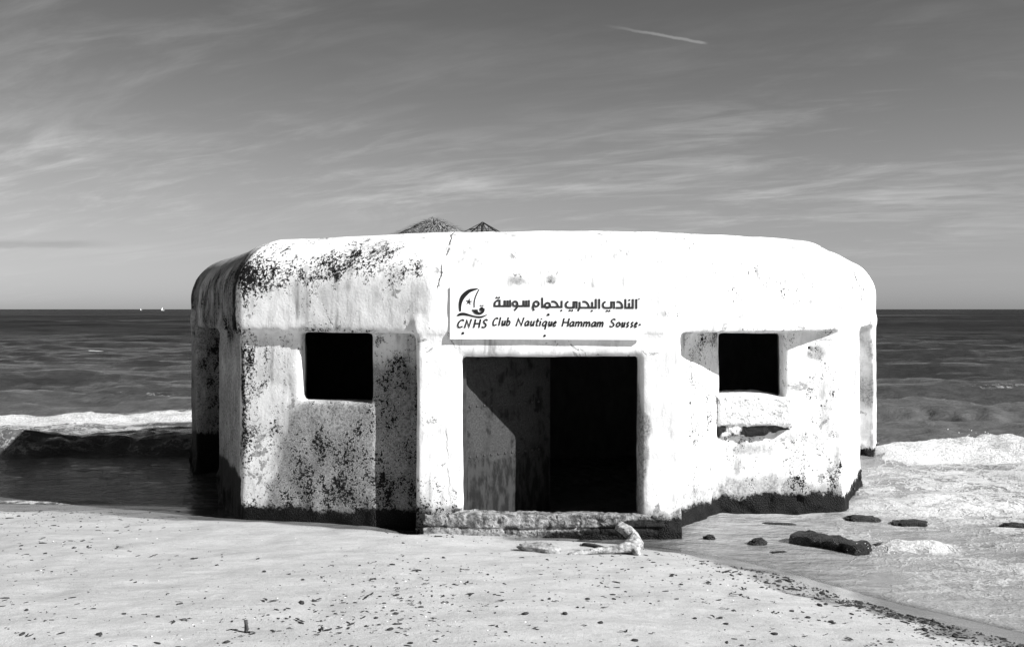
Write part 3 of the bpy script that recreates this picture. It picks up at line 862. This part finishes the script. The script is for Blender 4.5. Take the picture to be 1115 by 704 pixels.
# ------------------------------------------------------------------ helper: photograph pixel on the sand or sea -> ground point
def ground(px_, py_, dz=0.0):
    zz = 0.1
    for _ in range(12):
        y_ = 1084 * (H - zz) / (py_ - 336.5); x_ = (px_ - 557.5) / 1084 * y_
        zz = max(float(sand_z(np.array([x_]), np.array([y_]))[0]), -.02)
    return Vector((x_, y_, zz + dz))

def noisy_rock(sx, sy_, sz, amp_, fr_, seed, sub=4, flatb=True):
    bm = bmesh.new(); bmesh.ops.create_icosphere(bm, subdivisions=sub, radius=1)
    P = np.array([v.co for v in bm.verts])
    d = 1 + amp_ * fbm(P[:, 0] * fr_, P[:, 1] * fr_, P[:, 2] * fr_, 3, seed) - amp_ * .8 * np.abs(fbm(P[:, 0] * fr_ * 1.6 + 5, P[:, 1] * fr_ * 1.6, P[:, 2] * fr_ * 1.6, 3, seed + 9))
    for v, k in zip(bm.verts, d):
        c = v.co * float(k)
        # squared-off lumps
        c = Vector([math.copysign(abs(t) ** .75, t) for t in c])
        v.co = Vector((c.x * sx, c.y * sy_, c.z * sz))
    return bm

# dark overgrown slab lying in the wash
a, b_ = ground(868, 593), ground(943, 606)
L = (b_ - a).length
def slab(Xs, Ys, Zs):
    d = sbox(Xs, Ys, Zs, -.04, L + .02, -.10, .12, -.12, .115, .03)
    d = d + .05 * sstep(.1, -.1, Xs) + .03 * (Zs - .05) * sstep(.4, 0, Xs)
    return d + .022 * fbm(Xs * 5, Ys * 5, Zs * 5, 3, 5) + .018 * noise3(Xs * 24, Ys * 24, Zs * 24, 7)
o = sdf_block('concrete_slab', slab, (-.2, L + .15, -.22, .24, -.2, .22), .014, M['mussel'])
o.location = a + Vector((0, .06, -.012)); o.rotation_euler = (0, .02, math.atan2(b_.y - a.y, b_.x - a.x))
tag(o, 'long black mussel-covered slab lying in the shallow wash right of the bunker', 'slab')

for (px_, py_, sx, sy_, sz, lab) in (
        (773, 590, .055, .04, .045, 'small black rock in the wet hollow nearest the porch corner'),
        (826, 595, .085, .05, .05, 'low black rock between the porch and the mussel-covered slab'),
        (940, 569, .17, .09, .045, 'low black rock awash just beyond the near end of the slab'),
        (993, 572, .17, .08, .035, 'long flat dark rock awash in the foam right of the slab'),
        (1106, 575, .12, .06, .035, 'dark rock awash at the right edge of the photo'),
        (848, 604, .08, .035, .022, 'flat dark stone lying just below the slab on the wet sand'),
        (965, 600, .12, .06, .05, 'dark rock behind the far end of the slab in the splash'),
        (850, 573, .16, .05, .022, 'flat dark stone barely above the water under the right bay')):
    g = ground(px_, py_)
    o = mesh_bm('rock', noisy_rock(sx, sy_, sz, .3, 1.7, int(px_) % 60, 4), M['mussel'], None, True)
    o.location = g + Vector((0, sy_ * .5, sz * .35)); o.rotation_euler = (0, 0, random.uniform(-.3, .3))
    tag(o, lab, 'rock', 'dark rocks awash right of the bunker')

# half-buried stone and the bleached driftwood in front of the step
g = ground(590, 601)
bm = noisy_rock(.17, .085, .055, .28, 1.9, 9, 4)
for v in bm.verts:
    k = .55 + .45 * min(max((v.co.x + .17) / .25, 0), 1)
    v.co.y *= k; v.co.z *= k
o = mesh_bm('stone', bm, M['stone'], None, True)
o.location = g + Vector((-.02, .04, .012)); o.rotation_euler = (0, .10, -.15)
tag(o, 'half-buried grey stone on the sand left of the driftwood', 'stone')

wood = tag(empty('driftwood', ground(660, 603)), 'bleached forked driftwood root lying in front of the doorway step', 'driftwood')
w0 = Vector(wood.location)
def gp(px_, py_, dy=0, up=0):                 # point over the sand near the log
    y_ = w0.y + dy
    return Vector(((px_ - 557.5) / 1084 * y_, y_, H - (py_ - 336.5) / 1084 * y_ + up)) - w0
bm = bmesh.new()
path = smooth_path([tuple(gp(619, 604, -.05)) + (.014,), tuple(gp(630, 602, -.03)) + (.022,), tuple(gp(648, 600, .0)) + (.026,), tuple(gp(668, 598, .03)) + (.036,),
                    tuple(gp(684, 595, .06)) + (.056,), tuple(gp(691, 591, .10)) + (.060,), tuple(gp(690, 584, .16)) + (.045,), tuple(gp(682, 577, .2)) + (.046,), tuple(gp(673, 571, .24)) + (.038,)], 6)
tube(bm, [p[:3] for p in path], [p[3] * 1.15 * (1 + .03 * math.sin(i * 1.1)) for i, p in enumerate(path)], 12, .85)
cen = [Vector(p[:3]) for p in path]; ridge = [random.uniform(.72, 1.22) for _ in range(12)]
for i, v in enumerate(list(bm.verts)):
    c0 = cen[i // 12]; v.co = c0 + (v.co - c0) * ridge[(i + (i // 12) // 6) % 12]
P = np.array([v.co for v in bm.verts])
nn = fbm(P[:, 0] * 14, P[:, 1] * 14, P[:, 2] * 22, 3, 66) * .0035
for v, k in zip(bm.verts, nn): v.co += Vector((k, k, k))
mesh_bm('trunk', bm, M['wood'], wood, True)
bm = bmesh.new()
path = smooth_path([tuple(gp(691, 596, .04)) + (.05,), tuple(gp(694, 601, .0)) + (.035,), tuple(gp(698, 605, -.02)) + (.01,)], 5)
tube(bm, [p[:3] for p in path], [p[3] for p in path], 10)
mesh_bm('root_stub', bm, M['wood'], wood, True)
bm = bmesh.new()
path = smooth_path([tuple(gp(660, 598, .04)) + (.02,), tuple(gp(648, 594, .1)) + (.018,), tuple(gp(636, 592, .14)) + (.012,), tuple(gp(634, 594, .15)) + (.005,)], 5)
tube(bm, [p[:3] for p in path], [p[3] for p in path], 8)
mesh_bm('branch', bm, M['darkwood'], wood, True)['label'] = 'thin dark side branch'

g = ground(268, 688)
bm = bmesh.new(); tube(bm, [(0, 0, -.03), (.002, 0, .03), (-.003, .003, .066)], [.012, .011, .009], 8)
o = mesh_bm('stick', bm, M['darkwood'], None, True); o.location = g
tag(o, 'short dark stick standing upright in the sand at lower left', 'stick')

# ------------------------------------------------------------------ litter on the sand
def scrap(seed):
    rr = random.Random(seed); bm = bmesh.new()
    for k in range(rr.randint(2, 4)):
        p = Vector((rr.uniform(-.2, .2), rr.uniform(-.2, .2), .1)); an = rr.uniform(0, 2 * PI); pts, rad = [], []
        for i in range(5):
            pts.append(tuple(p)); rad.append(.16 * math.sin(PI * (i + .6) / 5.4) + .03)
            an += rr.uniform(-.7, .7); p = p + Vector((math.cos(an) * .3, math.sin(an) * .3, rr.uniform(-.06, .09)))
        tube(bm, pts, rad, 6, .45)
    return bm
KINDS = {
 'pebble': [[noisy_rock(1, rr, hh, .3, 1.4, s, 2) for s, rr, hh in ((1, .7, .5), (2, .85, .6), (3, .55, .45), (4, .75, .4))], M['pebble'], 'small dark pebble among many others on the pale sand', 'dark pebbles scattered over the sand', 'pebble'],
 'seaweed_scrap': [[scrap(s) for s in range(5)], M['weed'], 'small curled scrap of dark dried seaweed on the sand', 'seaweed scraps scattered over the sand', 'seaweed'],
 'shell': [[noisy_rock(1, .7, .3, .35, 2.2, s, 2) for s in (5, 6)], M['shell'], 'tiny white shell chip on the sand', 'white shell chips on the sand', 'shell'],
}
PROTO = {}
for k, (bms, mt, lab, grp, cat) in KINDS.items():
    PROTO[k] = []
    for b1 in bms:
        me = bpy.data.meshes.new(k); bmesh.ops.recalc_face_normals(b1, faces=b1.faces); b1.to_mesh(me); b1.free()
        me.polygons.foreach_set('use_smooth', [True] * len(me.polygons)); me.materials.append(mt)
        PROTO[k].append(me)
def litter(kind, x_, y_, size, flat=1.0):
    o = bpy.data.objects.new(kind, random.choice(PROTO[kind])); link(o)
    zz = float(sand_z(np.array([x_]), np.array([y_]))[0])
    o.location = (x_, y_, zz + size * .15); o.scale = (size, size, size * flat)
    o.rotation_euler = (random.uniform(-.2, .2), random.uniform(-.2, .2), random.uniform(0, 6.28))
    tag(o, KINDS[kind][2], KINDS[kind][4], KINDS[kind][3])

def sand_px():
    """a place on the dry sand, denser in the drifts seen in the photograph"""
    while True:
        r = random.random()
        if r < .26: px_, py_ = random.uniform(0, 800), random.uniform(560, 704)
        elif r < .60: px_, py_ = random.gauss(430, 55), random.gauss(655, 20)
        elif r < .70: px_, py_ = random.gauss(130, 70), random.gauss(592, 16)
        elif r < .82: px_, py_ = random.gauss(330, 70), random.gauss(685, 12)
        else:
            px_ = random.uniform(770, 1000); py_ = 625 + (px_ - 770) * .35 + abs(random.gauss(0, 22))
        if py_ > 706 or py_ < 562 or px_ < -5: continue
        g = ground(px_, py_)
        if shore_d(np.array([g.x]), np.array([g.y]))[0] > .25 and g.z > .035: return g
big = [(615, 668, .03), (572, 668, .03), (598, 652, .018), (640, 652, .022), (247, 699, .026), (29, 664, .022), (135, 668, .018), (342, 654, .022), (197, 657, .02), (843, 690, .028), (790, 679, .022),
       (654, 678, .022), (757, 673, .018), (691, 697, .024), (288, 622, .02), (210, 608, .022), (330, 631, .02), (236, 615, .018), (483, 607, .02), (425, 685, .03), (431, 668, .024), (447, 700, .02), (1040, 693, .03), (880, 672, .025), (905, 677, .025)]
for px_, py_, s in big:
    g = ground(px_, py_); litter('pebble', g.x, g.y, s * .8, .8)
for i in range(205):
    g = sand_px(); litter('pebble', g.x, g.y, min(.0045 * math.exp(random.gauss(.35, .5)), .02), .8)
for i in range(215):
    g = sand_px(); litter('seaweed_scrap', g.x, g.y, min(.012 * math.exp(random.gauss(.3, .5)), .05), .45)
for i in range(60):
    g = sand_px(); litter('shell', g.x, g.y, random.uniform(.004, .009))
# the tide line: countless small bits in one drift along the wet edge
bm = bmesh.new()
tmp = []
for i in range(8500):
    t = random.random()
    if t < .30:
        x_ = random.uniform(1.25, 4.2); off = .28 + abs(random.gauss(0, .30)) + .04 * math.sin(x_ * 5)
    else:
        x_ = random.uniform(-5, 3); off = random.uniform(.25, 4.6)
    ysh = float(np.interp(x_, SX, SY)); y_ = ysh - off * 1.3
    if y_ < 4.6: continue
    if t < .30 and random.random() > sstep(1.0, 2.6, x_): continue
    if t >= .30 and float(fbm(np.array([x_ * 1.1]), np.array([y_ * 1.6]), 0, 3, 88)[0]) < random.uniform(-.5, .45): continue
    tmp.append((x_, y_, min(.0042 * math.exp(random.gauss(.2, .55)), .018) * (1 if t < .30 else random.uniform(.5, 1.0))))
zz = sand_z(np.array([t[0] for t in tmp]), np.array([t[1] for t in tmp]))
for (x_, y_, s), z_ in zip(tmp, zz):
    mtx = Matrix.Translation((x_, y_, float(z_) + s * .15)) @ Matrix.Rotation(random.uniform(0, 6.28), 4, 'Z') @ Matrix.Diagonal((s * random.uniform(.8, 3.2), s * random.uniform(.6, 1.1), s * .5, 1))
    bmesh.ops.create_icosphere(bm, subdivisions=1, radius=1, matrix=mtx)
tag(mesh_bm('tide_line_debris', bm, M['weed'], None), 'dark drift of small weed and shingle along the wet edge of the sand', 'debris', None, 'stuff')

# ------------------------------------------------------------------ parasols standing on the roof
par = tag(empty('thatched_parasol', (-.98, 12.4, 2.70)), 'straw thatched parasol whose top shows above the bunker roof', 'parasol')
bm = bmesh.new(); tube(bm, [(0, 0, 0), (0, 0, .42)], .04, 10); mesh_bm('pole', bm, M['pole'], par, True)
bm = bmesh.new()
R_, top, eave = .90, .445, .02
rings = []
for i in range(9):
    t = i / 8; rr = R_ * t; zz_ = top - (top - eave) * (t ** .95)
    rings.append([bm.verts.new((rr * math.cos(2 * PI * k / 40) * (1 + .03 * random.uniform(-1, 1)), rr * math.sin(2 * PI * k / 40), zz_ + random.uniform(-.015, .015))) for k in range(40)] if i else [bm.verts.new((0, 0, top))])
for k in range(40):
    bm.faces.new((rings[0][0], rings[1][k], rings[1][(k + 1) % 40]))
    for a_, c_ in zip(rings[1:], rings[2:]):
        bm.faces.new((a_[k], c_[k], c_[(k + 1) % 40], a_[(k + 1) % 40]))
mx = Matrix
for i in range(2600):
    t = random.random() ** .6; an = random.uniform(0, 2 * PI); rr = R_ * t
    zz_ = top - (top - eave) * (t ** .95) + random.uniform(0, .022)
    ln = random.uniform(.05, .12); w = random.uniform(.003, .007); dz = -.35 * ln + random.uniform(0, .035)
    c_, s_ = math.cos(an), math.sin(an)
    p0 = Vector((rr * c_, rr * s_, zz_)); p1 = Vector(((rr + ln) * c_, (rr + ln) * s_, zz_ + dz)); q = Vector((-s_, c_, 0)) * w
    vs = [bm.verts.new(p) for p in (p0 - q, p0 + q, p1 + q * .4, p1 - q * .4)]
    bm.faces.new(vs)
mesh_bm('thatch', bm, M['straw'], par)

fr_ = tag(empty('parasol_frame', (-.36, 12.2, 2.645)), 'bare iron parasol frame without its thatch beside the straw one', 'parasol frame')
bm = bmesh.new(); tube(bm, [(0, 0, 0), (0, 0, .42)], .02, 8); mesh_bm('pole', bm, M['rust'], fr_, True)
for k in range(6):
    an = 2 * PI * k / 6 + .25
    bm = bmesh.new(); tube(bm, [(0, 0, .42), (.30 * math.cos(an), .30 * math.sin(an), .26), (.5 * math.cos(an), .5 * math.sin(an), .12)], .0075, 6)
    mesh_bm('rib', bm, M['rust'], fr_, True)
for rr, zz_ in ((.17, .33),):
    bm = bmesh.new(); tube(bm, [(rr * math.cos(2 * PI * k / 8 + .2), rr * math.sin(2 * PI * k / 8 + .2), zz_) for k in range(9)], .006, 6)
    mesh_bm('hoop', bm, M['rust'], fr_, True)
for sx in (-.06, .07):
    bm = bmesh.new(); tube(bm, [(sx, 0, .05), (sx, 0, .37)], .006, 6); mesh_bm('strut', bm, M['rust'], fr_, True)

# ------------------------------------------------------------------ two sailing boats on the horizon
def boat(px_, dist, s, lab):
    o = empty('sailing_boat', ((px_ - 557.5) / 1084 * dist, dist, 0), .5)
    tag(o, lab, 'boat', 'sailing boats on the horizon')
    bm = bmesh.new()
    prof = [(-.5, .0), (-.45, .13), (0, .17), (.35, .12), (.6, .0)]
    lo = [bm.verts.new((x * s * .9, w * s * .6, -.02 * s)) for x, w in prof] + [bm.verts.new((x * s * .9, -w * s * .6, -.02 * s)) for x, w in prof[::-1][1:-1]]
    hi = [bm.verts.new((x * s, w * s, .14 * s)) for x, w in prof] + [bm.verts.new((x * s, -w * s, .14 * s)) for x, w in prof[::-1][1:-1]]
    n_ = len(lo)
    for k in range(n_): bm.faces.new((lo[k], lo[(k + 1) % n_], hi[(k + 1) % n_], hi[k]))
    bm.faces.new(hi); bm.faces.new(lo[::-1])
    mesh_bm('hull', bm, M['hull'], o)
    bm = bmesh.new(); tube(bm, [(.05 * s, 0, .14 * s), (.05 * s, 0, 1.25 * s)], .012 * s, 6); mesh_bm('mast', bm, M['pole'], o)
    bm = bmesh.new()
    a_ = [bm.verts.new(p) for p in ((.03 * s, .006 * s, .24 * s), (-.45 * s, .05 * s, .26 * s), (.03 * s, .006 * s, 1.2 * s))]
    c_ = [bm.verts.new(p) for p in ((.03 * s, -.006 * s, .24 * s), (-.45 * s, .038 * s, .26 * s), (.03 * s, -.006 * s, 1.2 * s))]
    bm.faces.new(a_); bm.faces.new(c_[::-1])
    for k in range(3): bm.faces.new((a_[k], a_[(k + 1) % 3], c_[(k + 1) % 3], c_[k]))
    mesh_bm('sail', bm, M['sail'], o)
boat(177, 1500, 4.2, 'tiny white sailing boat on the horizon, the nearer to the bunker')
boat(153.5, 1800, 3.0, 'fainter tiny sailing boat on the horizon, further left from the bunker')

# ------------------------------------------------------------------ light, sky, camera
sd = bpy.data.lights.new('sun', 'SUN'); sd.energy = 5.0; sd.angle = math.radians(.5); sd.color = (1, 1, 1)
so = link(bpy.data.objects.new('sun', sd))
sv = Vector((math.sin(SUN_A) * math.cos(SUN_E), -math.cos(SUN_A) * math.cos(SUN_E), math.sin(SUN_E)))
so.rotation_euler = sv.to_track_quat('Z', 'Y').to_euler(); so.location = (6, -4, 8)

w = bpy.data.worlds.new('World'); scene.world = w; w.use_nodes = True
n = NT(w.node_tree); w.node_tree.nodes.clear()
sky = n.node('ShaderNodeTexSky', sky_type='NISHITA')
sky.sun_disc = False; sky.sun_elevation = SUN_E; sky.sun_rotation = math.radians(180) - SUN_A
sky.altitude = 0; sky.air_density = 1; sky.dust_density = .6; sky.ozone_density = 1
red = n.node('ShaderNodeSeparateColor', {0: sky.outputs[0]}).outputs[0]       # black-and-white film behind a red filter
dirv = n.node('ShaderNodeTexCoord').outputs['Generated']
sep = n.node('ShaderNodeSeparateXYZ', {0: dirv})
el = n.math('MAXIMUM', sep.outputs['Z'], .0)
base = n.math('MULTIPLY', red, n.math('MULTIPLY', n.ss(el, .26, .75, 1.0, .25), n.math('MULTIPLY', n.ss(el, .0, .13, .76, .95), n.ss(el, .12, .30, 1.0, .80))))
# high thin cloud on a flat layer far above: streaks along a fixed wind direction
den = n.math('ADD', el, .16)
cx = n.math('DIVIDE', sep.outputs['X'], den); cy = n.math('DIVIDE', sep.outputs['Y'], den)
cl = n.node('ShaderNodeCombineXYZ', {0: cx, 1: cy, 2: 0.0}).outputs[0]
rot = n.node('ShaderNodeVectorRotate', {'Vector': cl, 'Angle': .42}, rotation_type='Z_AXIS').outputs[0]
w1 = n.noise(n.vmath('MULTIPLY', rot, (.55, 1.25, 1)), 1.5, 9, .64, 1.1)
w2 = n.noise(n.vmath('MULTIPLY', rot, (.7, 2.2, 1)), 4.2, 7, .62, .9)
w3 = n.noise(n.vmath('ADD', rot, (3.1, 9.2, 0)), .42, 4, .5)
wisps = n.math('MULTIPLY', n.ss(n.math('ADD', n.math('MULTIPLY', w1, .65), n.math('MULTIPLY', w2, .35)), .44, .72), n.ss(w3, .34, .60))
out = n.math('MULTIPLY', base, n.math('ADD', 1.0, n.math('MULTIPLY', wisps, n.ss(el, .0, .14, .12, .72))))
# a short vapour trail
tx_ = n.math('DIVIDE', sep.outputs['X'], n.math('MAXIMUM', sep.outputs['Y'], .05)); tz_ = n.math('DIVIDE', sep.outputs['Z'], n.math('MAXIMUM', sep.outputs['Y'], .05))
tl = n.math('SUBTRACT', tz_, n.math('SUBTRACT', .2855, n.math('MULTIPLY', n.math('SUBTRACT', tx_, .089), .175)))
tw = n.noise(dirv, 60, 3, .6)
trail = n.math('MULTIPLY', n.ss(n.math('ABSOLUTE', n.math('ADD', tl, n.math('MULTIPLY', n.math('SUBTRACT', tw, .5), .003))), .0022, .0004),
               n.math('MULTIPLY', n.ss(tx_, .085, .15), n.ss(tx_, .198, .19)))
out = n.math('ADD', out, n.math('MULTIPLY', n.math('MULTIPLY', trail, base), .9))
# low dark bank at the left
lb = n.math('SUBTRACT', tz_, n.math('ADD', .0655, n.math('MULTIPLY', n.math('SUBTRACT', n.noise(n.vmath('MULTIPLY', dirv, (7, 1, 40)), 1, 5, .6), .5), .016)))
bank = n.math('MULTIPLY', n.ss(n.math('ABSOLUTE', lb), .006, .001), n.ss(tx_, -.38, -.46))
out = n.math('MULTIPLY', out, n.math('SUBTRACT', 1.0, n.math('MULTIPLY', bank, .18)))
bg = n.node('ShaderNodeBackground', {'Color': out, 'Strength': .05})
n.l.new(bg.outputs[0], n.node('ShaderNodeOutputWorld').inputs[0])

cd = bpy.data.cameras.new('camera'); cam = link(bpy.data.objects.new('camera', cd))
cd.sensor_width = 36; cd.lens = 35; cd.shift_y = -15.5 / 1115
cd.clip_start = .05; cd.clip_end = 60000
cam.location = (0, 0, H); cam.rotation_euler = (PI / 2, 0, 0)
scene.camera = cam
vs = scene.view_settings
scene.display_settings.display_device = 'sRGB'
vs.view_transform = 'Standard'; vs.look = 'None'; vs.exposure = 1.0; vs.gamma = 1.0
scene.render.resolution_x = 1024; scene.render.resolution_y = 646
scene.cycles.max_bounces = 6
